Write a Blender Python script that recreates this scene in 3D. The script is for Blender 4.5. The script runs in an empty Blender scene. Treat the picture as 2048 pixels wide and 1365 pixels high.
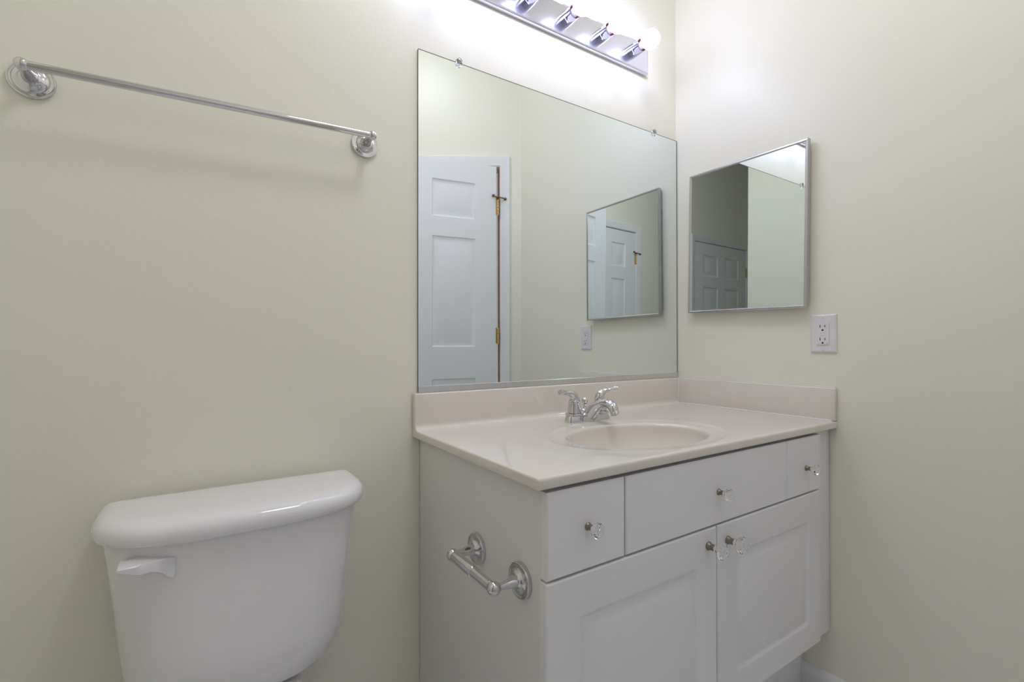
import bpy, bmesh, math, random
from mathutils import Vector, Matrix
random.seed(7)
sc = bpy.context.scene
PI = math.pi

# ------------------------------------------------------------------ camera
H0 = 0.81                       # height of the countertop above the floor
CAM = Vector((-1.5578, -1.2026, 0.2256 + H0))
YAW, PITCH, ROLL, FPX = -0.5831, 0.0060, -0.0011, 959.02
cam = bpy.data.cameras.new('camera')
cam.sensor_fit = 'HORIZONTAL'; cam.sensor_width = 36.0
cam.lens = FPX / 2048 * 36.0
cam.clip_start = 0.02; cam.clip_end = 60
cam_o = bpy.data.objects.new('camera', cam); sc.collection.objects.link(cam_o)
_fw = Vector((-math.sin(YAW), math.cos(YAW), 0)); _rt = Vector((math.cos(YAW), math.sin(YAW), 0)); _up = Vector((0, 0, 1))
_f = _fw * math.cos(PITCH) + _up * math.sin(PITCH); _u = _up * math.cos(PITCH) - _fw * math.sin(PITCH)
_r = _rt * math.cos(ROLL) + _u * math.sin(ROLL); _u2 = _u * math.cos(ROLL) - _rt * math.sin(ROLL)
M = Matrix((( _r.x, _u2.x, -_f.x, CAM.x), (_r.y, _u2.y, -_f.y, CAM.y), (_r.z, _u2.z, -_f.z, CAM.z), (0, 0, 0, 1)))
cam_o.matrix_world = M
sc.camera = cam_o

# ------------------------------------------------------------------ world, exposure
w = bpy.data.worlds.new('world'); sc.world = w; w.use_nodes = True
w.node_tree.nodes['Background'].inputs[0].default_value = (0.9, 0.93, 1.0, 1)
w.node_tree.nodes['Background'].inputs[1].default_value = 0.3
sc.view_settings.view_transform = 'Standard'
sc.view_settings.look = 'None'
sc.view_settings.gamma = 1.0
sc.view_settings.use_curve_mapping = False
sc.view_settings.exposure = 0.44
BULB_POWER = 14.5               # emission of each vanity bulb
BULB_COL = (0.92, 0.97, 1.46)
FILL_W = 12.3                   # emission of the added fill light on the ceiling, out of view
sc.cycles.use_denoising = True
sc.cycles.max_bounces = 10; sc.cycles.diffuse_bounces = 6; sc.cycles.glossy_bounces = 6
sc.cycles.transmission_bounces = 8
sc.cycles.sample_clamp_indirect = 6.0

# ------------------------------------------------------------------ materials
def mat(name, col, rough=0.5, metal=0.0, spec=0.5, trans=0.0, ior=1.45, coat=0.0, bump=None, vary=None):
    m = bpy.data.materials.new(name); m.use_nodes = True
    nt = m.node_tree; b = nt.nodes['Principled BSDF']
    b.inputs['Base Color'].default_value = (*col, 1)
    b.inputs['Roughness'].default_value = rough
    b.inputs['Metallic'].default_value = metal
    b.inputs['Specular IOR Level'].default_value = spec
    b.inputs['Transmission Weight'].default_value = trans
    b.inputs['IOR'].default_value = ior
    b.inputs['Coat Weight'].default_value = coat
    tc = nt.nodes.new('ShaderNodeTexCoord')
    if vary:
        scale, col2, det = vary
        n = nt.nodes.new('ShaderNodeTexNoise'); n.inputs['Scale'].default_value = scale; n.inputs['Detail'].default_value = det
        r = nt.nodes.new('ShaderNodeValToRGB')
        r.color_ramp.elements[0].position = 0.35; r.color_ramp.elements[0].color = (*col, 1)
        r.color_ramp.elements[1].position = 0.7; r.color_ramp.elements[1].color = (*col2, 1)
        nt.links.new(tc.outputs['Object'], n.inputs['Vector']); nt.links.new(n.outputs['Fac'], r.inputs['Fac'])
        nt.links.new(r.outputs['Color'], b.inputs['Base Color'])
    if bump:
        scale, dist = bump
        n = nt.nodes.new('ShaderNodeTexNoise'); n.inputs['Scale'].default_value = scale; n.inputs['Detail'].default_value = 3
        bp = nt.nodes.new('ShaderNodeBump'); bp.inputs['Distance'].default_value = dist; bp.inputs['Strength'].default_value = 0.5
        nt.links.new(tc.outputs['Object'], n.inputs['Vector']); nt.links.new(n.outputs['Fac'], bp.inputs['Height'])
        nt.links.new(bp.outputs['Normal'], b.inputs['Normal'])
    return m

WALL = mat('wall_paint', (0.87, 0.848, 0.722), 0.36, spec=0.45, bump=(90, 0.0006))
CEILM = mat('ceiling_paint', (0.90, 0.90, 0.89), 0.7)
TRIM = mat('trim_paint', (0.86, 0.86, 0.87), 0.35)
DOORM = mat('door_paint', (0.86, 0.86, 0.87), 0.38)
RAWW = mat('raw_wood', (0.62, 0.36, 0.28), 0.6, vary=(30, (0.54, 0.30, 0.23), 4))
CABM = mat('white_thermofoil', (0.88, 0.87, 0.865), 0.34)
PANELM = mat('white_melamine', (0.83, 0.815, 0.785), 0.4)
STONE = mat('cultured_marble', (0.80, 0.74, 0.665), 0.14, coat=0.7, vary=(3.0, (0.82, 0.76, 0.68), 6))
PORC = mat('porcelain', (0.87, 0.86, 0.865), 0.10, coat=0.5)
PLAST = mat('white_plastic', (0.80, 0.79, 0.80), 0.25)
OUTM = mat('outlet_plastic', (0.80, 0.78, 0.80), 0.28)
DARK = mat('dark_slot', (0.015, 0.013, 0.012), 0.6)
GREYM = mat('screw_metal', (0.5, 0.49, 0.48), 0.35, metal=1.0)
CHROME = mat('chrome', (0.67, 0.665, 0.675), 0.05, metal=1.0)
CHROMEB = mat('polished_bar_chrome', (0.78, 0.78, 0.90), 0.2, metal=1.0)
SOCKM = mat('socket_chrome', (0.52, 0.52, 0.66), 0.12, metal=1.0)
STEELF = mat('frame_steel', (0.56, 0.55, 0.55), 0.28, metal=1.0)
ALU = mat('channel_aluminium', (0.72, 0.71, 0.70), 0.25, metal=1.0)
MIRR = mat('mirror_silver', (0.825, 0.88, 0.88), 0.0, metal=1.0)
MEDGE = mat('mirror_edge', (0.10, 0.10, 0.085), 0.3)
NICKEL = mat('aged_nickel', (0.30, 0.26, 0.21), 0.42, metal=0.8)
GLASS = mat('clear_glass', (1, 1, 1), 0.0, trans=1.0, ior=1.5)
ACRYL = mat('clear_acrylic', (0.97, 0.97, 1.0), 0.03, trans=1.0, ior=1.46)
BRASS = mat('brass', (0.62, 0.47, 0.20), 0.3, metal=1.0)
BRASSD = mat('aged_brass', (0.20, 0.115, 0.04), 0.45, metal=0.9)
CAULK = mat('white_caulk', (0.82, 0.81, 0.80), 0.4)
REDB = mat('socket_liner', (0.13, 0.035, 0.03), 0.5)
BULBB = mat('bulb_neck', (0.85, 0.85, 0.86), 0.25)
CABBODY = mat('cabinet_enamel', (0.74, 0.70, 0.62), 0.4)

FLOORM = mat('floor_tile', (0.86, 0.86, 0.86), 0.3, vary=(5.0, (0.76, 0.77, 0.78), 8))
def emis(name, col, s):
    m = bpy.data.materials.new(name); m.use_nodes = True
    nt = m.node_tree; nt.nodes.clear()
    e = nt.nodes.new('ShaderNodeEmission'); e.inputs[0].default_value = (*col, 1); e.inputs[1].default_value = s
    o = nt.nodes.new('ShaderNodeOutputMaterial'); nt.links.new(e.outputs[0], o.inputs[0])
    return m
BULBM = emis('lit_bulb', BULB_COL, BULB_POWER)
FILLM = emis('ceiling_fill_glow', (0.98, 0.98, 1.05), FILL_W)  # glow of the added ceiling fill, not a known fixture

# ------------------------------------------------------------------ helpers
def link(name, bm, m, parent=None, smooth=None, mats=None):
    """one bmesh -> one mesh object; smooth = auto-smooth angle in degrees"""
    bmesh.ops.recalc_face_normals(bm, faces=bm.faces[:])
    me = bpy.data.meshes.new(name); 
    if smooth is not None:
        a = math.radians(smooth)
        for f in bm.faces: f.smooth = True
        for e in bm.edges:
            if len(e.link_faces) == 2 and e.calc_face_angle(0) > a: e.smooth = False
    bm.to_mesh(me); bm.free()
    for x in (mats or [m]): me.materials.append(x)
    o = bpy.data.objects.new(name, me); sc.collection.objects.link(o)
    if parent is not None: o.parent = parent
    return o
def tag(o, label, cat, group=None):
    o['label'] = label; o['category'] = cat
    if group: o['group'] = group
    return o
def thing(name, label, cat, loc=(0, 0, 0), rot=(0, 0, 0), group=None):
    o = bpy.data.objects.new(name, None); o.empty_display_size = 0.05; sc.collection.objects.link(o)
    o.location = loc; o.rotation_euler = rot
    return tag(o, label, cat, group)
def struct(o):
    o['kind'] = 'structure'; return o
def box(bm, x0, x1, y0, y1, z0, z1, bev=0.0, seg=2):
    vs = [bm.verts.new(p) for p in ((x0,y0,z0),(x1,y0,z0),(x1,y1,z0),(x0,y1,z0),(x0,y0,z1),(x1,y0,z1),(x1,y1,z1),(x0,y1,z1))]
    fs = [bm.faces.new([vs[i] for i in q]) for q in ((3,2,1,0),(4,5,6,7),(0,1,5,4),(1,2,6,5),(2,3,7,6),(3,0,4,7))]
    if bev > 0:
        es = list({e for f in fs for e in f.edges})
        bmesh.ops.bevel(bm, geom=es, offset=bev, segments=seg, profile=0.5, affect='EDGES')
    return bm
def B(): return bmesh.new()
def frame_of(axis):
    a = Vector(axis).normalized()
    t = Vector((0, 0, 1)) if abs(a.z) < 0.9 else Vector((1, 0, 0))
    u = a.cross(t).normalized(); v = a.cross(u).normalized()
    return a, u, v
def lathe(bm, origin, axis, prof, n=32, cap=True, phase=0.0):
    """prof: list of (distance along axis, radius)"""
    a, u, v = frame_of(axis); o = Vector(origin); rings = []
    for d, r in prof:
        if r < 1e-6: rings.append([bm.verts.new(o + a * d)])
        else: rings.append([bm.verts.new(o + a * d + (u * math.cos(2*PI*k/n + phase) + v * math.sin(2*PI*k/n + phase)) * r) for k in range(n)])
    for A, Bq in zip(rings, rings[1:]):
        for k in range(n):
            k2 = (k + 1) % n
            if len(A) == 1 and len(Bq) == 1: continue
            if len(A) == 1: bm.faces.new((A[0], Bq[k], Bq[k2]))
            elif len(Bq) == 1: bm.faces.new((A[k], A[k2], Bq[0]))
            else: bm.faces.new((A[k], A[k2], Bq[k2], Bq[k]))
    if cap:
        if len(rings[0]) > 1: bm.faces.new(rings[0])
        if len(rings[-1]) > 1: bm.faces.new(rings[-1])
    return bm
def tube(bm, pts, rads, n=20, squash=None, up=(0, 0, 1)):
    """swept tube along pts; rads radius per point; squash = (side, up) factors per point"""
    P = [Vector(p) for p in pts]; rings = []
    u = None
    for i, p in enumerate(P):
        t = (P[min(i+1, len(P)-1)] - P[max(i-1, 0)]).normalized()
        if u is None:
            a = Vector(up); a = a if abs(t.dot(a)) < 0.95 else Vector((1, 0, 0))
            u = (a - t * a.dot(t)).normalized()
        else: u = (u - t * u.dot(t)).normalized()
        v = t.cross(u); s = squash[i] if squash else (1, 1)
        rings.append([bm.verts.new(p + (v * math.cos(2*PI*k/n) * s[0] + u * math.sin(2*PI*k/n) * s[1]) * rads[i]) for k in range(n)])
    for A, Bq in zip(rings, rings[1:]):
        for k in range(n):
            k2 = (k + 1) % n; bm.faces.new((A[k], A[k2], Bq[k2], Bq[k]))
    bm.faces.new(rings[0]); bm.faces.new(rings[-1])
    return bm
def spline(ctrl, n=8):
    """Catmull-Rom through tuples of any length"""
    out = []; c = [tuple(map(float, p)) for p in ctrl]
    for i in range(len(c) - 1):
        p0, p1, p2, p3 = c[max(i-1, 0)], c[i], c[i+1], c[min(i+2, len(c)-1)]
        for k in range(n):
            t = k / n
            out.append(tuple(0.5*((2*b) + (-a+cc)*t + (2*a-5*b+4*cc-d)*t*t + (-a+3*b-3*cc+d)*t**3) for a, b, cc, d in zip(p0, p1, p2, p3)))
    out.append(c[-1]); return out
def loft(bm, rings, cap0=True, cap1=True):
    R = [[bm.verts.new(p) for p in r] for r in rings]; n = len(R[0])
    for A, Bq in zip(R, R[1:]):
        for k in range(n):
            k2 = (k + 1) % n; bm.faces.new((A[k], A[k2], Bq[k2], Bq[k]))
    if cap0: bm.faces.new(R[0])
    if cap1: bm.faces.new(R[-1])
    return R
def prism(bm, poly, d0, d1, f, bev=0.0):
    """poly of 2-D points extruded d0..d1; f(p,d) -> 3-D"""
    a = [bm.verts.new(f(p, d0)) for p in poly]; b = [bm.verts.new(f(p, d1)) for p in poly]
    n = len(poly); fs = [bm.faces.new(a), bm.faces.new(b)]
    for k in range(n): fs.append(bm.faces.new((a[k], a[(k+1) % n], b[(k+1) % n], b[k])))
    if bev > 0:
        bmesh.ops.recalc_face_normals(bm, faces=fs)
        es = list({e for f_ in fs for e in f_.edges})
        bmesh.ops.bevel(bm, geom=es, offset=bev, segments=2, profile=0.5, affect='EDGES')
def panel_slab(w, h, t, panels, prof, edge=0.002):
    """board in the XZ plane, front at y=0 facing -Y, back at y=t; panels = (x0,x1,z0,z1); prof = (inset, depth) rings"""
    bm = B()
    e = edge
    xs = sorted({0, e, w - e, w} | {p[0] for p in panels} | {p[1] for p in panels})
    zs = sorted({0, e, h - e, h} | {p[2] for p in panels} | {p[3] for p in panels})
    V = {}
    def vert(x, z):
        if (x, z) not in V:
            rim = x in (0, w) or z in (0, h)
            V[(x, z)] = bm.verts.new((x, e if rim else 0, z))
        return V[(x, z)]
    for i in range(len(xs) - 1):
        for j in range(len(zs) - 1):
            cx, cz = (xs[i] + xs[i+1]) / 2, (zs[j] + zs[j+1]) / 2
            if any(p[0] < cx < p[1] and p[2] < cz < p[3] for p in panels): continue
            bm.faces.new((vert(xs[i], zs[j]), vert(xs[i+1], zs[j]), vert(xs[i+1], zs[j+1]), vert(xs[i], zs[j+1])))
    for (x0, x1, z0, z1) in panels:
        gx = [x for x in xs if x0 <= x <= x1]; gz = [z for z in zs if z0 <= z <= z1]
        loop = [(x, z0) for x in gx] + [(x1, z) for z in gz[1:]] + [(x, z1) for x in reversed(gx[:-1])] + [(x0, z) for z in reversed(gz[1:-1])]
        prev = [vert(*p) for p in loop]
        for ins, dep in prof:
            cur = []
            for (x, z) in loop:
                cur.append(bm.verts.new((min(max(x, x0 + ins), x1 - ins), dep, min(max(z, z0 + ins), z1 - ins))))
            for k in range(len(loop)):
                k2 = (k + 1) % len(loop)
                bm.faces.new((prev[k], prev[k2], cur[k2], cur[k]))
            prev = cur
        bm.faces.new(prev)
    # sides and back
    rim = [(x, 0) for x in xs] + [(w, z) for z in zs[1:]] + [(x, h) for x in reversed(xs[:-1])] + [(0, z) for z in reversed(zs[1:-1])]
    back = [bm.verts.new((x, t, z)) for x, z in rim]
    for k in range(len(rim)):
        k2 = (k + 1) % len(rim)
        f = bm.faces.new((vert(*rim[k]), vert(*rim[k2]), back[k2], back[k])); f.material_index = 1
    bm.faces.new(back)
    bmesh.ops.remove_doubles(bm, verts=bm.verts[:], dist=1e-6)
    return bm

# ------------------------------------------------------------------ the setting
CEIL = H0 + 2.12
DIAG0 = Vector((0, -1.0736)); DPHI = math.atan2(-0.55063, -0.83475); DLEN = 1.174
REARY = -1.72; PARTX = -2.05; PARTY = -0.975; LEFTX = -3.45
TH = 0.10
bm = B(); box(bm, LEFTX - TH, 0 + TH, REARY - 0.6, TH, -0.05, 0); struct(link('floor', bm, FLOORM))
bm = B(); box(bm, LEFTX - TH, 0 + TH, REARY - 0.6, TH, CEIL, CEIL + 0.05); struct(link('ceiling', bm, CEILM))
bm = B(); box(bm, LEFTX - TH, 0 + TH, 0, TH, 0, CEIL); struct(link('wall_back', bm, WALL))
bm = B(); box(bm, 0, TH, -1.0736, 0, 0, CEIL); struct(link('wall_right', bm, WALL))
bm = B(); box(bm, LEFTX - TH, LEFTX, REARY, 0, 0, CEIL); struct(link('wall_left', bm, WALL))
bm = B(); box(bm, PARTX - 0.11, PARTX, PARTY, 0, 0, CEIL); struct(link('wall_partition', bm, WALL))
DOORTOP = H0 + 1.237
def holed_wall(name, length, holes, loc, phi):
    bm = B(); x = 0
    for a, b, h in holes:
        box(bm, x, a, 0, TH, 0, CEIL); box(bm, a, b, 0, TH, h, CEIL); x = b
    box(bm, x, length, 0, TH, 0, CEIL)
    o = link(name, bm, WALL); o.location = loc; o.rotation_euler = (0, 0, phi); return struct(o)
D1 = (0.126, 1.005); D2 = (0.10, 0.815); D3 = (1.405, 2.225)
holed_wall('wall_diagonal', DLEN, [(D1[0] - 0.016, D1[1] + 0.016, DOORTOP + 0.021)], (DIAG0.x, DIAG0.y, 0), DPHI)
REAR0 = Vector((-0.98, REARY))
holed_wall('wall_rear', REAR0.x - LEFTX, [(d[0] - 0.016, d[1] + 0.016, DOORTOP + 0.021) for d in (D2, D3)], (REAR0.x, REAR0.y, 0), PI)

CAS = [(0.004, 0.0), (0.004, 0.007), (0.010, 0.010), (0.020, 0.010), (0.028, 0.013), (0.045, 0.016), (0.057, 0.017), (0.060, 0.014), (0.060, 0.0)]
def casing(name, d, loc, phi, raw=False):
    """door lining and moulded casing around an opening"""
    bm = B(); x0, x1 = d; h = DOORTOP + 0.005
    rows = []
    for o, t in CAS:
        rows.append([bm.verts.new(p) for p in ((x0 - o, -t, 0), (x0 - o, -t, h + o), (x1 + o, -t, h + o), (x1 + o, -t, 0))])
    for A, C in zip(rows, rows[1:]):
        for k in range(3): bm.faces.new((A[k], A[k+1], C[k+1], C[k]))
    nf = len(bm.faces); box(bm, x0 - 0.016, x0, -0.0005, TH, 0, h)
    if raw:
        bm.faces.ensure_lookup_table()
        for f in bm.faces[nf:]: f.material_index = 1
    box(bm, x1, x1 + 0.016, -0.0005, TH, 0, h)
    box(bm, x0 - 0.016, x1 + 0.016, -0.0005, TH, h, h + 0.016)
    nf = len(bm.faces); box(bm, x0, x0 + 0.010, 0.045, 0.08, 0, h)
    if raw:
        bm.faces.ensure_lookup_table()
        for f in bm.faces[nf:]: f.material_index = 1
    box(bm, x1 - 0.010, x1, 0.045, 0.08, 0, h); box(bm, x0, x1, 0.045, 0.08, h - 0.010, h)
    o = link(name, bm, TRIM, smooth=35, mats=[TRIM, RAWW]); o.location = loc; o.rotation_euler = (0, 0, phi); return struct(o)
casing('trim_1', D1, (DIAG0.x, DIAG0.y, 0), DPHI, True)
casing('trim_2', D2, (REAR0.x, REAR0.y, 0), PI)
casing('trim_3', D3, (REAR0.x, REAR0.y, 0), PI)

PPROF = [(0.006, 0.006), (0.013, 0.0075), (0.020, 0.0075), (0.042, 0.0015)]
def door(name, width, loc, phi, hinge_x, stop, sides):
    zb = 0.012; h = DOORTOP - zb
    pz = [(0.922, 1.125), (0.210, 0.8145), (-0.560, 0.036)]
    px = []
    mull = 0.11; st = 0.127; pw = (width - 2 * st - mull) / 2
    for a in (st, st + pw + mull):
        for z0, z1 in pz: px.append((a, a + pw, z0 + H0 - zb, z1 + H0 - zb))
    bm = panel_slab(width, h, 0.035, px, PPROF)
    o = link(name, bm, DOORM, smooth=20, mats=[DOORM, RAWW if stop else DOORM])
    o.location = (loc[0], loc[1], zb); o.rotation_euler = (0, 0, phi); struct(o)
    hz = [1.008, 0.272, -0.47]
    for i, z in enumerate(hz):
        bm = B()
        for k in range(5):
            z0 = z + H0 - zb - 0.044 + k * 0.0178
            lathe(bm, (hinge_x, -0.006, z0), (0, 0, 1), [(0, 0.0055), (0.001, 0.0062), (0.0162, 0.0062), (0.0172, 0.0055)], 16)
        lathe(bm, (hinge_x, -0.006, z + H0 - zb - 0.050), (0, 0, 1), [(0, 0.002), (0.002, 0.0045), (0.006, 0.0045)], 12)
        lathe(bm, (hinge_x, -0.006, z + H0 - zb + 0.045), (0, 0, 1), [(0, 0.0045), (0.004, 0.0045), (0.006, 0.002)], 12)
        sgn = sides
        box(bm, min(hinge_x, hinge_x + sgn * 0.012), max(hinge_x, hinge_x + sgn * 0.012), -0.002, 0.030, z + H0 - zb - 0.044, z + H0 - zb + 0.044)
        link('hinge', bm, BRASS, o, smooth=35)
        if i == 0 and stop:
            bm = B(); zz = z + H0 - zb + 0.052
            lathe(bm, (hinge_x, -0.006, zz - 0.010), (0, 0, 1), [(0, 0.007), (0.012, 0.009), (0.014, 0.004)], 16)
            pts = [(hinge_x + sgn * 0.030, -0.012, zz + 0.006), (hinge_x + sgn * 0.016, -0.016, zz), (hinge_x, -0.014, zz - 0.001), (hinge_x - sgn * 0.020, -0.018, zz - 0.002), (hinge_x - sgn * 0.038, -0.022, zz - 0.008)]
            pts = spline(pts, 4); tube(bm, pts, [0.0035] * len(pts), 10)
            for px_, py_, pz_ in (pts[0], pts[-1]): lathe(bm, (px_, py_ + 0.006, pz_), (0, -1, 0), [(0, 0.004), (0.002, 0.0075), (0.010, 0.0075), (0.012, 0.005)], 14)
            link('hinge_pin_stop', bm, BRASSD, o, smooth=40)
    return o
LPHI = math.atan2(-0.17039, -0.98538)
HNG = Vector((-0.1168, -1.1363))
LX = Vector((math.cos(LPHI), math.sin(LPHI)))
door('door_1', 0.860, HNG + LX * 0.010, LPHI, -0.006, True, 1)
door('door_2', D2[1] - D2[0] - 0.006, (REAR0.x - D2[0] - 0.003, REARY), PI, D2[1] - D2[0] - 0.003 + 0.002, True, -1)
door('door_3', D3[1] - D3[0] - 0.006, (REAR0.x - D3[0] - 0.003, REARY), PI, D3[1] - D3[0] - 0.003 + 0.002, False, -1)

def baseboard(name, p0, p1, nrm):
    prof = [(0, 0), (0.012, 0), (0.012, 0.040), (0.011, 0.048), (0.007, 0.055), (0.005, 0.062), (0.002, 0.066), (0, 0.066)]
    bm = B(); n = Vector(nrm)
    rings = [[Vector((p[0], p[1], 0)) + n * a + Vector((0, 0, b)) for a, b in prof] for p in (p0, p1)]
    loft(bm, rings); return struct(link(name, bm, TRIM, smooth=40))
baseboard('baseboard_right', (0, -0.4585), (0, -1.060), (-1, 0, 0))
baseboard('baseboard_back', (PARTX, 0), (-1.062, 0), (0, -1, 0))
baseboard('baseboard_partition', (PARTX, PARTY), (PARTX, -0.012), (1, 0, 0))

# ------------------------------------------------------------------ vanity cabinet
YF = -0.556                                     # front plane of doors and drawers
van = thing('vanity_cabinet', 'white vanity cabinet with three drawers and two raised-panel doors under the sink top', 'cabinet', (-0.53, -0.26, 0))
OFF = Vector((-0.53, -0.26, 0))
def vlink(name, bm, m, parent=van, **k):
    base = OFF if parent is van else Vector((0, 0, 0))
    if parent is van: bmesh.ops.translate(bm, verts=bm.verts[:], vec=-OFF)
    return link(name, bm, m, parent, **k)
TOPU = H0 - 0.022
def side_poly(y): return [(y, 0.0), (-0.462, 0.0), (-0.462, 0.195), (-0.5370, 0.195), (-0.5370, TOPU), (y, TOPU)]
bm = B(); prism(bm, side_poly(-0.003), -1.060, -1.044, lambda p, d: Vector((d, p[0], p[1])), 0.0007)
vlink('side_panel', bm, PANELM)
bm = B(); prism(bm, side_poly(-0.003), -0.019, -0.003, lambda p, d: Vector((d, p[0], p[1])), 0.0007)
vlink('side_panel', bm, PANELM)
bm = B(); FF, FB = -0.5368, -0.518
box(bm, -1.044, -0.019, FF, FB, H0 - 0.050, TOPU); box(bm, -1.044, -0.019, FF, FB, H0 - 0.200, H0 - 0.162); box(bm, -1.044, -0.019, FF, FB, 0.195, 0.230)
for a, b in ((-1.044, -1.020), (-0.895, -0.850), (-0.300, -0.255), (-0.115, -0.019)): box(bm, a, b, FF + 0.0004, FB, 0.196, TOPU - 0.001)
box(bm, -0.605, -0.555, FF + 0.0004, FB, 0.196, H0 - 0.18)
vlink('face_frame', bm, CABM)
bm = B(); box(bm, -1.044, -0.019, -0.517, -0.012, 0.195, 0.210); box(bm, -1.044, -0.019, -0.012, -0.004, 0.10, TOPU - 0.003); vlink('carcass_board', bm, PANELM)
bm = B(); box(bm, -1.044, -0.019, -0.462, -0.448, 0.0, 0.194, 0.0005); vlink('toe_kick', bm, CABM)

def knob(parent, x, z, big):
    """faceted glass knob on a turned metal base, in the parent's local frame (front at y=0, facing -Y)"""
    s = 1.06 if big else 0.80
    bm = B(); lathe(bm, (x, 0.0, z), (0, -1, 0), [(0, 0.0088*s), (0.002*s, 0.0092*s), (0.005*s, 0.0070*s), (0.011*s, 0.0062*s), (0.013*s, 0.0070*s), (0.0155*s, 0.0070*s)], 24)
    k = link('knob', bm, NICKEL, parent, smooth=40)
    bm = B(); d = 0.0156 * s
    lathe(bm, (x, 0, z), (0, -1, 0), [(d, 0.0066*s), (d + 0.002*s, 0.0085*s), (d + 0.006*s, 0.0098*s), (d + 0.013*s, 0.0172*s), (d + 0.021*s, 0.0172*s), (d + 0.026*s, 0.0110*s), (d + 0.0272*s, 0.0)], 8, phase=PI/8)
    link('glass_head', bm, GLASS, k)
def front(name, x0, x1, z0, z1, panels, kn, big):
    bm = panel_slab(x1 - x0, z1 - z0, 0.0185, [(p[0] - x0, p[1] - x0, p[2] - z0, p[3] - z0) for p in panels], [(0.003, 0.0012), (0.007, 0.0045), (0.011, 0.0062), (0.016, 0.0060), (0.021, 0.0048), (0.034, 0.0010), (0.039, 0.0004)], edge=0.0026)
    o = link(name, bm, CABM, van, smooth=25, mats=[CABM, CABM]); o.location = Vector((x0, YF, z0)) - OFF
    knob(o, kn[0] - x0, kn[1] - z0, big)
    return o
DT, DB = H0 - 0.0285, H0 - 0.1795
front('drawer', -1.0600, -0.8735, DB, DT, [], (-0.9685, H0 - 0.1025), False)
front('drawer', -0.8700, -0.2795, DB, DT, [], (-0.5750, H0 - 0.1080), False)
front('drawer', -0.2762, -0.0960, DB, DT, [], (-0.1790, H0 - 0.1110), False)
PT, PB, DOT, DOB = H0 - 0.2570, H0 - 0.5400, H0 - 0.1835, H0 - 0.6050
front('door', -1.0620, -0.5820, DOB, DOT, [(-0.990, -0.652, PB, PT)], (-0.6140, H0 - 0.2200), True)
front('door', -0.5780, -0.1000, DOB, DOT, [(-0.505, -0.160, PB, PT)], (-0.5410, H0 - 0.2235), True)

# ------------------------------------------------------------------ countertop with integral basin
CW, CD = 1.0808, 0.559
def arc(cx, cy, r, a0, a1, n): return [(cx + r * math.cos(math.radians(a0 + (a1 - a0) * k / n)), cy + r * math.sin(math.radians(a0 + (a1 - a0) * k / n))) for k in range(n + 1)]
prof = [(-0.0005, -0.0215), (-0.0005, 0.0955)]
prof += arc(-0.0156, 0.0915, 0.004, 90, 180, 5)                  # top of the splash
cr = 0.016
prof += [(-0.0196, 0.040)] + arc(-0.0196 - cr, cr, cr, 0, -90, 7)  # cove
IA = len(prof) - 1
prof += arc(-CD + 0.006, -0.006, 0.006, 90, 180, 5)
IB = len(prof) - 6
prof += arc(-CD + 0.005, -0.0165, 0.005, 180, 270, 4)
def inset(poly, d):
    n = len(poly); out = []
    ar = sum(poly[i][0] * poly[(i+1) % n][1] - poly[(i+1) % n][0] * poly[i][1] for i in range(n))
    s = 1 if ar > 0 else -1
    for i in range(n):
        a, b, c = Vector(poly[i-1]), Vector(poly[i]), Vector(poly[(i+1) % n])
        e1, e2 = (b - a).normalized(), (c - b).normalized()
        n1, n2 = Vector((-e1.y, e1.x)) * s, Vector((-e2.y, e2.x)) * s
        m = (n1 + n2).normalized(); k = max(m.dot(n1), 0.5)
        out.append(tuple(b + m * d / k))
    return out
bm = B(); rr = 0.004
rings = []
for a in (0, 22.5, 45, 67.5, 90):
    ins = rr * (1 - math.sin(math.radians(a))); dx = rr * (1 - math.cos(math.radians(a)))
    rings.append([Vector((-CW + dx, p[0], p[1] + H0)) for p in inset(prof, ins)])
rings.append([Vector((-0.0005, p[0], p[1] + H0)) for p in prof])
R = [[bm.verts.new(p) for p in r] for r in rings]; n = len(prof)
for i, (A, C) in enumerate(zip(R, R[1:])):
    for k in range(n):
        k2 = (k + 1) % n
        if i == len(R) - 2 and k in (IA, n - 1): continue         # the deck is filled below round the basin; the underside is open for the bowl
        bm.faces.new((A[k], A[k2], C[k2], C[k]))
bm.faces.new(R[0]); bm.faces.new(R[-1])
BX, BY, BA, BB = -0.618, -0.362, 0.200, 0.140                    # basin rim ellipse
ROUT = 1.30; NB = 128
el = [bm.verts.new((BX + BA * ROUT * math.cos(2*PI*k/NB), BY + BB * ROUT * math.sin(2*PI*k/NB), H0)) for k in range(NB)]
lo = [R[-2][IA], R[-2][IA+1], R[-1][IA+1], R[-1][IA]]
es = [bm.edges.new((el[k], el[(k+1) % NB])) for k in range(NB)]
for k in range(4):
    e = bm.edges.get((lo[k], lo[(k+1) % 4]))
    es.append(e if e else bm.edges.new((lo[k], lo[(k+1) % 4])))
bmesh.ops.triangle_fill(bm, use_beauty=True, use_dissolve=False, edges=es, normal=(0, 0, 1))
top = link('countertop', bm, STONE, smooth=40)
tag(top, 'almond cultured marble vanity top with back splash and a moulded oval sink', 'countertop')
bm = B(); rings = []
bowl = [(1.30, 0), (1.28, -0.0003), (1.24, -0.0010), (1.16, -0.0021), (1.09, -0.0029), (1.05, -0.0037), (1.025, -0.0052), (1.008, -0.0085), (1.0, -0.0125)]
bowl = spline(bowl, 3) + [(math.cos(t), -0.0125 - 0.1275 * math.sin(t)) for t in [math.radians(a) for a in range(4, 82, 4)]] + [(0.16, -0.140)]
for r, d in bowl: rings.append([Vector((BX + BA * r * math.cos(2*PI*k/NB), BY + BB * r * math.sin(2*PI*k/NB), H0 + d)) for k in range(NB)])
loft(bm, rings, cap0=False, cap1=False)
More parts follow.
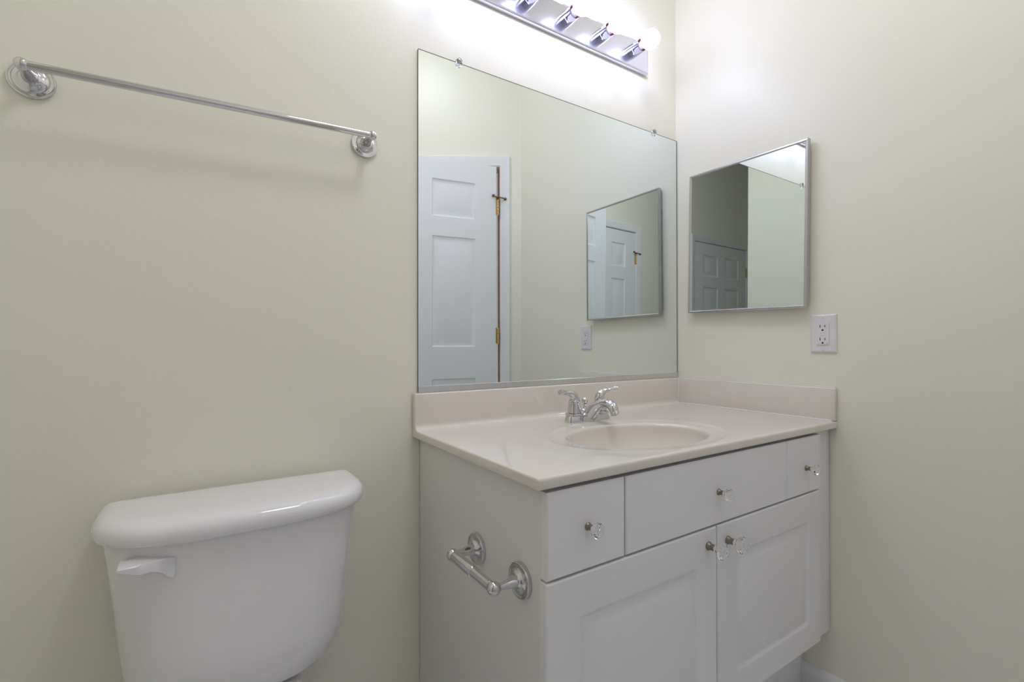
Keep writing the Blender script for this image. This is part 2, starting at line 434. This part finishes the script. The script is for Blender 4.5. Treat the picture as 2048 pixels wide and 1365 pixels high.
sink = link('sink_basin', bm, STONE, top, smooth=60)
bm = B(); lathe(bm, (BX, BY, H0 - 0.1405), (0, 0, 1), [(-0.004, 0.036), (0.001, 0.036), (0.0025, 0.033), (0.001, 0.022), (0.004, 0.020), (0.006, 0.012), (0.0065, 0.0)], 32)
link('drain', bm, CHROME, top, smooth=35)

bm = B(); box(bm, -0.0155, -0.0008, -CD + 0.0005, -0.0205, H0 + 0.0006, H0 + 0.0955, 0.0025, 3)
ss = link('side_splash', bm, STONE, smooth=40); tag(ss, 'short almond marble splash standing against the right wall', 'backsplash')
bm = B(); box(bm, -0.0045, -0.0003, -CD + 0.004, -0.004, H0 + 0.0945, H0 + 0.0985, 0.0012)
tube(bm, [(-0.0165, -0.0215, H0 + 0.004), (-0.0165, -0.0215, H0 + 0.094)], [0.0028, 0.0028], 10)
tube(bm, [(-0.0160, -0.030, H0 + 0.0012), (-0.0160, -CD + 0.008, H0 + 0.0012)], [0.0024, 0.0024], 10)
link('caulk_bead', bm, CAULK, ss, smooth=40)

# ------------------------------------------------------------------ faucet
FX, FY = -0.590, -0.140
fa = thing('faucet', 'chrome two-handle centerset faucet behind the oval sink', 'faucet', (FX, FY, H0))
bm = B(); rings = []
for z, s, xs in ((0, 1.0, 1.0), (0.003, 1.0, 1.0), (0.006, 0.97, 0.985), (0.014, 0.90, 0.955), (0.020, 0.80, 0.915), (0.0235, 0.70, 0.885), (0.0248, 0.60, 0.86)):
    ring = []
    for k in range(64):
        t = 2*PI*k/64; c, s_ = math.cos(t), math.sin(t)
        ring.append(Vector((math.copysign(abs(c)**0.9, c) * 0.081 * xs, math.copysign(abs(s_)**0.62, s_) * 0.028 * s, z)))
    rings.append(ring)
loft(bm, rings); link('base_plate', bm, CHROME, fa, smooth=45)
for sg in (-1, 1):
    hx = sg * 0.0508
    bm = B(); lathe(bm, (hx, 0, 0.020), (0, 0, 1), [(0, 0.0270), (0.004, 0.0262), (0.0055, 0.0215)], 32)
    lathe(bm, (hx, 0, 0.0262), (0, 0, 1), [(0, 0.0205), (0.008, 0.0195), (0.020, 0.0172), (0.027, 0.0162), (0.028, 0.0174), (0.033, 0.0174), (0.0345, 0.0150)], 32)
    h = link('handle', bm, CHROME, fa, smooth=35)
    # lever: a stem curving outwards into a slim blade with a bead end
    P = spline([(hx, 0, 0.056), (hx - sg*0.001, 0, 0.066), (hx + sg*0.004, -0.001, 0.0755), (hx + sg*0.016, -0.003, 0.0820), (hx + sg*0.034, -0.005, 0.0845), (hx + sg*0.052, -0.008, 0.0875), (hx + sg*0.062, -0.010, 0.0890)], 5)
    Rr = [x[0] for x in spline([(0.0165,), (0.0150,), (0.0125,), (0.0085,), (0.0062,), (0.0075,), (0.0068,)], 5)]
    bm = B(); tube(bm, P, Rr, 20)
    link('lever', bm, CHROME, h, smooth=40)
P = spline([(0, -0.004, 0.006), (0, -0.016, 0.022), (0, -0.038, 0.043), (0, -0.062, 0.0555), (0, -0.086, 0.0570), (0, -0.104, 0.0485), (0, -0.111, 0.036)], 6)
Rr = [x[0] for x in spline([(0.0270,), (0.0235,), (0.0180,), (0.0148,), (0.0142,), (0.0142,), (0.0128,)], 6)]
bm = B(); tube(bm, P, Rr, 28, squash=[(1.0, 0.85)] * len(P))
spo = link('spout', bm, CHROME, fa, smooth=40)
bm = B(); lathe(bm, (0, -0.1095, 0.0375), (0, -0.42, -0.9), [(0, 0.0118), (0.001, 0.0124), (0.009, 0.0122), (0.010, 0.0095), (0.008, 0.0090)], 28)
link('aerator', bm, CHROME, spo, smooth=35)
bm = B(); lathe(bm, (0, 0.012, 0.014), (0, 0, 1), [(0, 0.0145), (0.012, 0.0140), (0.017, 0.0105), (0.020, 0.0050), (0.026, 0.0042), (0.029, 0.0062), (0.031, 0.0045), (0.033, 0.0060), (0.037, 0.0086), (0.042, 0.0094), (0.047, 0.0084), (0.051, 0.0046), (0.0520, 0)], 28)
link('lift_rod', bm, CHROME, fa, smooth=50)

# ------------------------------------------------------------------ wall mirror and its clips
mr = thing('wall_mirror', 'large frameless wall mirror above the vanity back splash', 'mirror', (-0.5347, 0, H0 + 0.098))
MO = Vector((-0.5347, 0, H0 + 0.098))
def mlink(name, bm, m, **k):
    bmesh.ops.translate(bm, verts=bm.verts[:], vec=-MO); return link(name, bm, m, mr, **k)
bm = B(); box(bm, -1.0658, -0.0035, -0.0062, -0.001, H0 + 0.100, H0 + 1.0114)
for f in bm.faces: 
    if abs(f.calc_center_median().y + 0.0062) > 1e-4: f.material_index = 1
mlink('mirror_glass', bm, None, mats=[MIRR, MEDGE])
bm = B(); box(bm, -1.0658, -0.0035, -0.0066, -0.0010, H0 + 1.0100, H0 + 1.0116); box(bm, -0.0051, -0.0033, -0.0066, -0.0010, H0 + 0.114, H0 + 1.0099)
mlink('polished_edge', bm, MEDGE)
bm = B(); prism(bm, [(-0.0008, 0.0962), (-0.0098, 0.0962), (-0.0098, 0.1125), (-0.0084, 0.1132), (-0.0070, 0.1125), (-0.0068, 0.0985), (-0.0008, 0.0985)], -1.066, -0.0045, lambda p, d: Vector((d, p[0], p[1] + H0)))
mlink('bottom_channel', bm, ALU)
for cx, cz, lab in ((-0.946, 1.0114, 'clear plastic mirror clip at the top left of the big mirror'), (-0.134, 1.0114, 'clear plastic mirror clip at the top right of the big mirror')):
    c = thing('mirror_clip', lab, 'clip', (cx, -0.0005, H0 + cz), (0, 0, 0), 'clear clips holding the mirror')
    bm = B()
    pl = [(0.0085 * math.cos(t) , 0.004 + 0.0085 * math.sin(t)) for t in [PI * k / 12 for k in range(13)]] + [(-0.0085, -0.004)] + [(0.0085 * math.cos(t), -0.004 + 0.0085 * math.sin(t)) for t in [PI + PI * k / 12 for k in range(1, 12)]] + [(0.0085, -0.004)]
    prism(bm, pl, -0.0068, -0.0110, lambda p, d: Vector((p[0], d, p[1])), 0.0008)
    prism(bm, [p for p in pl if p[1] > 0.0005] + [(-0.0085, 0.0005), (0.0085, 0.0005)], 0.0, -0.0067, lambda p, d: Vector((p[0], d, p[1])))
    link('clip_body', bm, ACRYL, c, smooth=35)
    bm = B(); lathe(bm, (0, -0.0110, 0.006), (0, -1, 0), [(0, 0.0036), (0.0010, 0.0034), (0.0016, 0.0020), (0.0017, 0)], 16)
    link('screw', bm, GREYM, c, smooth=35)

# ------------------------------------------------------------------ medicine cabinet on the right wall
a = math.radians(-0.8)
e1 = Vector((-math.sin(a) * -1, -math.cos(a), 0)); e1 = Vector((math.sin(a), -math.cos(a), 0)).normalized()
e2 = Vector((0.0038, -0.0066, 0.5092)).normalized(); e3 = e1.cross(e2).normalized()
if e3.x > 0: e3 = -e3
e1 = (e1 - e2 * e1.dot(e2)).normalized()
mc = thing('medicine_cabinet', 'steel framed mirrored medicine cabinet on the right wall above the outlet', 'cabinet')
org = Vector((-0.0267, -0.0718, H0 + 0.339))                     # lower corner of the door face next to the big mirror
mc.matrix_world = Matrix(((e1.x, -e3.x, e2.x, org.x), (e1.y, -e3.y, e2.y, org.y), (e1.z, -e3.z, e2.z, org.z), (0, 0, 0, 1)))
CWm, CHm = 0.4173, 0.5092                                         # local x along the wall, -y out of the wall, z up
bm = B()
fw_, rows = 0.0085, []
for o_, d_ in ((0, 0.016), (0, 0.0012), (0.0014, 0), (0.0050, -0.0004), (fw_, 0.0030), (fw_, 0.008)):
    rows.append([bm.verts.new(p) for p in ((o_, d_, o_), (CWm - o_, d_, o_), (CWm - o_, d_, CHm - o_), (o_, d_, CHm - o_))])
rows.append(rows[0])
bq = [bm.verts.new(p) for p in ((fw_, 0.016, fw_), (CWm - fw_, 0.016, fw_), (CWm - fw_, 0.016, CHm - fw_), (fw_, 0.016, CHm - fw_))]
seq = rows[:-1] + [bq, rows[0]]
for A, C in zip(seq, seq[1:]):
    for k in range(4): bm.faces.new((A[k], A[(k+1) % 4], C[(k+1) % 4], C[k]))
dr = link('frame', bm, STEELF, mc)
bm = B(); box(bm, fw_ - 0.001, CWm - fw_ + 0.001, 0.0032, 0.0075, fw_ - 0.001, CHm - fw_ + 0.001); link('mirror_glass', bm, MIRR, mc)
bm = B(); box(bm, 0.012, CWm - 0.012, 0.0165, 0.0225, 0.014, CHm - 0.014, 0.0005); link('cabinet_body', bm, CABBODY, mc)

# ------------------------------------------------------------------ outlet
ou = thing('wall_outlet', 'white two-socket outlet with test buttons on the right wall below the medicine cabinet', 'outlet', (-0.0003, -0.5241, H0 + 0.2555), (0, 0, -PI/2))
# local: x along -y of the room, -y out of the wall
bm = B(); pw, ph = 0.0355, 0.0565
rows = []
for o_, d_ in ((0, 0), (0, 0.0025), (0.0015, 0.0045), (0.004, 0.0058)):
    rows.append([Vector(p) for p in ((-pw + o_, -d_, -ph + o_), (pw - o_, -d_, -ph + o_), (pw - o_, -d_, ph - o_), (-pw + o_, -d_, ph - o_))])
loft(bm, rows); link('wall_plate', bm, OUTM, ou)
bm = B(); box(bm, -0.0166, 0.0166, -0.0085, -0.0050, -0.0333, 0.0333, 0.0006); rec = link('receptacle', bm, OUTM, ou)
for cz in (0.0175, -0.0205):
    bm = B(); box(bm, -0.0080, -0.0060, -0.0088, -0.0080, cz - 0.0002, cz + 0.0078); link('blade_slot', bm, DARK, rec)
    bm = B(); box(bm, 0.0052, 0.0072, -0.0088, -0.0080, cz + 0.0008, cz + 0.0072); link('blade_slot', bm, DARK, rec)
    bm = B(); prism(bm, arc(-0.0002, cz - 0.0075, 0.0026, 0, 180, 8) + [(-0.0028, cz - 0.0098), (0.0024, cz - 0.0098)], -0.0088, -0.0080, lambda p, d: Vector((p[0], d, p[1])))
    link('ground_hole', bm, DARK, rec)
bm = B(); box(bm, -0.0075, 0.0072, -0.0093, -0.0083, 0.0004, 0.0060, 0.0004); link('test_button', bm, OUTM, rec)
bm = B(); box(bm, -0.0075, 0.0072, -0.0093, -0.0083, -0.0060, -0.0004, 0.0004); link('reset_button', bm, OUTM, rec)
bm = B(); box(bm, 0.0105, 0.0130, -0.0088, -0.0082, -0.0312, -0.0290); link('indicator_light', bm, GREYM, rec)
for z in (-0.0485, 0.0485):
    bm = B(); lathe(bm, (0, -0.0056, z), (0, -1, 0), [(0, 0.0036), (0.0008, 0.0034), (0.0013, 0.0016), (0.0013, 0)], 16)
    box(bm, -0.0026, 0.0026, -0.0072, -0.0068, z - 0.0004, z + 0.0004)
    link('plate_screw', bm, PLAST, ou, smooth=35)

# ------------------------------------------------------------------ vanity light bar
LBZ = H0 + 1.2645; LBX0, LBX1 = -1.117, -0.177
lb = thing('vanity_light', 'chrome strip of round lit bulbs on the wall above the big mirror', 'lamp', ((LBX0 + LBX1) / 2, 0, LBZ))
LO = Vector(((LBX0 + LBX1) / 2, 0, LBZ)); hw, hh = (LBX1 - LBX0) / 2, 0.0525
bm = B(); rows = []
for o_, d_ in ((0, 0.0005), (0, 0.0150), (0.002, 0.0180), (0.0055, 0.0195), (0.0065, 0.0188)):
    rows.append([Vector(p) for p in ((-hw + o_, -d_, -hh + o_), (hw - o_, -d_, -hh + o_), (hw - o_, -d_, hh - o_), (-hw + o_, -d_, hh - o_))])
loft(bm, rows); link('back_plate', bm, CHROMEB, lb)
for i in range(6):
    x = -0.266 - 0.1524 * i - LO.x
    bm = B(); lathe(bm, (x, -0.0190, 0), (0, -1, 0), [(0, 0.0228), (0.020, 0.0222), (0.0205, 0.0212), (0.0215, 0.0212), (0.022, 0.0218), (0.046, 0.0210), (0.047, 0.0200), (0.040, 0.0190)], 36, cap=False)
    s = link('lamp_socket', bm, SOCKM, lb, smooth=35)
    bm = B(); lathe(bm, (x, -0.0190, 0), (0, -1, 0), [(0.0465, 0.0198), (0.0440, 0.0188), (0.030, 0.0175), (0.030, 0)], 32, cap=False); link('socket_liner', bm, REDB, s, smooth=35)
    bm = B(); lathe(bm, (x, -0.0190, 0), (0, -1, 0), [(0.032, 0.0125), (0.050, 0.0135), (0.0585, 0.0160)], 28, cap=False); link('bulb_neck', bm, BULBB, s, smooth=40)
    bm = B(); bmesh.ops.create_uvsphere(bm, u_segments=28, v_segments=18, radius=0.0315, matrix=Matrix.Translation((x, -0.104, 0)))
    link('light_bulb', bm, BULBM, s, smooth=180)

# ------------------------------------------------------------------ towel bar
TB0, TB1 = Vector((-1.8065, 0, H0 + 0.7035)), Vector((-1.2065, 0, H0 + 0.7245))
tb = thing('towel_bar', 'chrome towel bar on the wall over the toilet', 'towel bar', tuple((TB0 + TB1) / 2))
TM = (TB0 + TB1) / 2
ROSE = [(0.0003, 0.0330), (0.0055, 0.0338), (0.0080, 0.0326), (0.0086, 0.0304), (0.0076, 0.0282), (0.0074, 0.0240), (0.0086, 0.0205), (0.0114, 0.0176), (0.0132, 0.0160), (0.0150, 0.0135)]
def rosette(bm, p, ax, s=1.0, n=40): lathe(bm, p, ax, [(d * s, r * s) for d, r in ROSE] + [(0.0150 * s, 0.0)], n)
for P in (TB0, TB1):
    c = P - TM
    bm = B(); rosette(bm, c, (0, -1, 0)); ro = link('rosette', bm, CHROME, tb, smooth=45)
    bm = B(); lathe(bm, c, (0, -1, 0), [(0.0140, 0.0120), (0.020, 0.0112), (0.030, 0.0090), (0.045, 0.0070), (0.056, 0.0076)], 28)
    bmesh.ops.create_uvsphere(bm, u_segments=24, v_segments=16, radius=0.0108, matrix=Matrix.Translation(c + Vector((0, -0.064, 0))))
    link('post', bm, CHROME, tb, smooth=50)
bm = B(); tube(bm, [TB0 - TM + Vector((0.006, -0.064, 0)), TB1 - TM + Vector((-0.006, -0.064, 0))], [0.0076, 0.0076], 28); link('bar', bm, CHROME, tb, smooth=40)

# ------------------------------------------------------------------ toilet paper holder on the cabinet's left side
tp = thing('toilet_paper_holder', 'empty chrome toilet paper holder on the left side of the vanity cabinet', 'paper holder', (-1.0602, -0.398, H0 - 0.205))
for y in (0.081, -0.081):
    bm = B(); rosette(bm, (0, y, 0), (-1, 0, 0), 0.97); link('rosette', bm, CHROME, tp, smooth=45)
    bm = B(); lathe(bm, (0, y, 0), (-1, 0, 0), [(0.0135, 0.0118), (0.018, 0.0112), (0.028, 0.0090), (0.042, 0.0066), (0.052, 0.0070)], 28)
    bmesh.ops.create_uvsphere(bm, u_segments=24, v_segments=16, radius=0.0125, matrix=Matrix.Translation((-0.059, y, 0)))
    link('post', bm, CHROME, tp, smooth=50)
bm = B(); lathe(bm, (-0.059, -0.072, 0), (0, 1, 0), [(0, 0.0098), (0.004, 0.0098), (0.006, 0.0096), (0.066, 0.0096), (0.0665, 0.0108), (0.068, 0.0112), (0.138, 0.0112), (0.144, 0.0108)], 28)
link('roller', bm, CHROME, tp, smooth=40)

# ------------------------------------------------------------------ toilet
TX = -1.476
to = thing('toilet', 'white two-piece toilet below the towel bar', 'toilet', (TX, -0.30, 0))
TO = Vector((TX, -0.30, 0))
def tlink(name, bm, m, parent=None, **k):
    bmesh.ops.translate(bm, verts=bm.verts[:], vec=-TO); return link(name, bm, m, parent or to, **k)
def sup(x, e): return math.copysign(abs(x) ** e, x)
def tank_ring(hw, yb, yf, z, n=72, ex=0.56):
    """plan outline: straight back, bowed front with rounded corners"""
    ym = yb + (yf - yb) * 0.30; out = []
    for k in range(n):
        t = 2 * PI * k / n; c, s = math.cos(t), math.sin(t)
        if s >= 0: out.append(Vector((TX + hw * sup(c, ex), ym + (yf - ym) * sup(s, 0.78), z)))
        else: out.append(Vector((TX + hw * sup(c, 0.12), ym - (yb - ym) * sup(s, 0.12), z)))
    return out
bm = B(); rings = []
Z1 = H0 - 0.110
tank = [(H0 - 0.434, 0.060, -0.060, -0.145), (H0 - 0.431, 0.105, -0.044, -0.172), (H0 - 0.424, 0.138, -0.036, -0.188), (H0 - 0.410, 0.163, -0.029, -0.198), (H0 - 0.390, 0.179, -0.025, -0.204), (H0 - 0.362, 0.190, -0.023, -0.206), (H0 - 0.325, 0.195, -0.022, -0.208), (H0 - 0.25, 0.203, -0.021, -0.210), (H0 - 0.17, 0.212, -0.020, -0.213), (Z1, 0.219, -0.020, -0.215)]
for z, hwd, yb, yf in spline(tank, 4):
    rings.append(tank_ring(hwd, yb, yf, z))
loft(bm, rings); tlink('tank', bm, PORC, smooth=60)
bm = B(); rings = []
for z, d in ((Z1 + 0.0005, 0.012), (Z1 + 0.0005, 0.0), (Z1 + 0.004, -0.004), (Z1 + 0.012, -0.0058), (Z1 + 0.020, -0.0055), (Z1 + 0.027, -0.003), (Z1 + 0.033, 0.003), (Z1 + 0.0370, 0.011), (Z1 + 0.0392, 0.022), (Z1 + 0.0402, 0.040), (Z1 + 0.0406, 0.070)):
    hwd = 0.2270 - d; yb = -0.0165 - max(d, 0) * 0.7; yf = -0.2270 + d
    rings.append(tank_ring(hwd, yb, yf, z, ex=0.60))
loft(bm, rings); tlink('tank_lid', bm, PORC, smooth=60)
# flush lever: pivot block at the left, flared paddle to the right
bm = B()
lev = [(-1.6600, -0.2360, -0.1275, -0.1345), (-1.6370, -0.2360, -0.1275, -0.1430), (-1.6300, -0.2320, -0.1275, -0.1460), (-1.6180, -0.2240, -0.1290, -0.1470), (-1.6040, -0.2180, -0.1310, -0.1550), (-1.5930, -0.2150, -0.1325, -0.1660), (-1.5880, -0.2135, -0.1335, -0.1690), (-1.5855, -0.2120, -0.1355, -0.1620)]
rings = []
for x, yf, zt, zb in lev:
    c = min(0.0018, (zt - zb) * 0.25)
    rings.append([Vector((x, -0.197, zb + H0)), Vector((x, -0.197, zt + H0)), Vector((x, yf + c, zt + H0)), Vector((x, yf, zt - c + H0)), Vector((x, yf, zb + c + H0)), Vector((x, yf + c, zb + H0))])
loft(bm, rings)
lathe(bm, (-1.6480, -0.170, -0.138 + H0), (0, -1, 0), [(0, 0.008), (0.028, 0.008)], 20)
tlink('flush_lever', bm, PLAST, smooth=40)
def bowl_ring(hw, yb, yf, z, n=64, nose=0.85):
    out = []; ym = yb + (yf - yb) * 0.45
    for k in range(n):
        t = 2 * PI * k / n; c, s = math.cos(t), math.sin(t)
        yy = ym + (yf - ym) * sup(s, nose) if s >= 0 else ym - (yb - ym) * sup(s, 0.55)
        out.append(Vector((TX + hw * sup(c, 0.85 if s >= 0 else 0.6), yy, z)))
    return out
bm = B(); rings = [bowl_ring(*r) for r in ((0.105, -0.19, -0.52, 0.0), (0.108, -0.19, -0.525, 0.012), (0.100, -0.19, -0.51, 0.05), (0.098, -0.18, -0.52, 0.14), (0.112, -0.20, -0.57, 0.22), (0.145, -0.245, -0.64, 0.30), (0.165, -0.262, -0.675, 0.345), (0.170, -0.268, -0.685, 0.362), (0.166, -0.272, -0.682, 0.370))]
loft(bm, rings)
box(bm, TX - 0.098, TX + 0.098, -0.30, -0.045, 0.30, 0.374, 0.012, 3)
tlink('bowl', bm, PORC, smooth=50)
bm = B(); loft(bm, [bowl_ring(*r) for r in ((0.172, -0.292, -0.695, 0.376), (0.178, -0.288, -0.70, 0.379), (0.178, -0.288, -0.70, 0.386), (0.174, -0.292, -0.696, 0.390))]); tlink('seat', bm, PLAST, smooth=50)
bm = B(); loft(bm, [bowl_ring(*r) for r in ((0.172, -0.281, -0.697, 0.3905), (0.178, -0.276, -0.702, 0.394), (0.177, -0.277, -0.70, 0.401), (0.169, -0.286, -0.69, 0.406), (0.10, -0.36, -0.60, 0.406))]); tlink('seat_lid', bm, PLAST, smooth=50)
for sx in (-0.07, 0.07):
    bm = B(); lathe(bm, (TX + sx, -0.262, 0.374), (0, 0, 1), [(0, 0.016), (0.010, 0.016), (0.018, 0.013), (0.021, 0.0)], 24); tlink('seat_hinge', bm, PLAST, smooth=40)

# ------------------------------------------------------------------ added ceiling fill light, an assumed source that raises the overall brightness
cl = thing('added_ceiling_fill', 'round glowing fill light added on the bathroom ceiling, out of view', 'lamp', (-0.98, -0.84, CEIL))
bm = B(); lathe(bm, (0, 0, 0), (0, 0, -1), [(0.0005, 0.235), (0.022, 0.235), (0.026, 0.231)], 40); link('fill_pan', bm, PLAST, cl, smooth=35)
bm = B(); lathe(bm, (0, 0, 0), (0, 0, -1), [(0.0265, 0.226), (0.050, 0.215), (0.075, 0.175), (0.092, 0.110), (0.098, 0.050), (0.099, 0)], 40); link('fill_dome', bm, FILLM, cl, smooth=60)
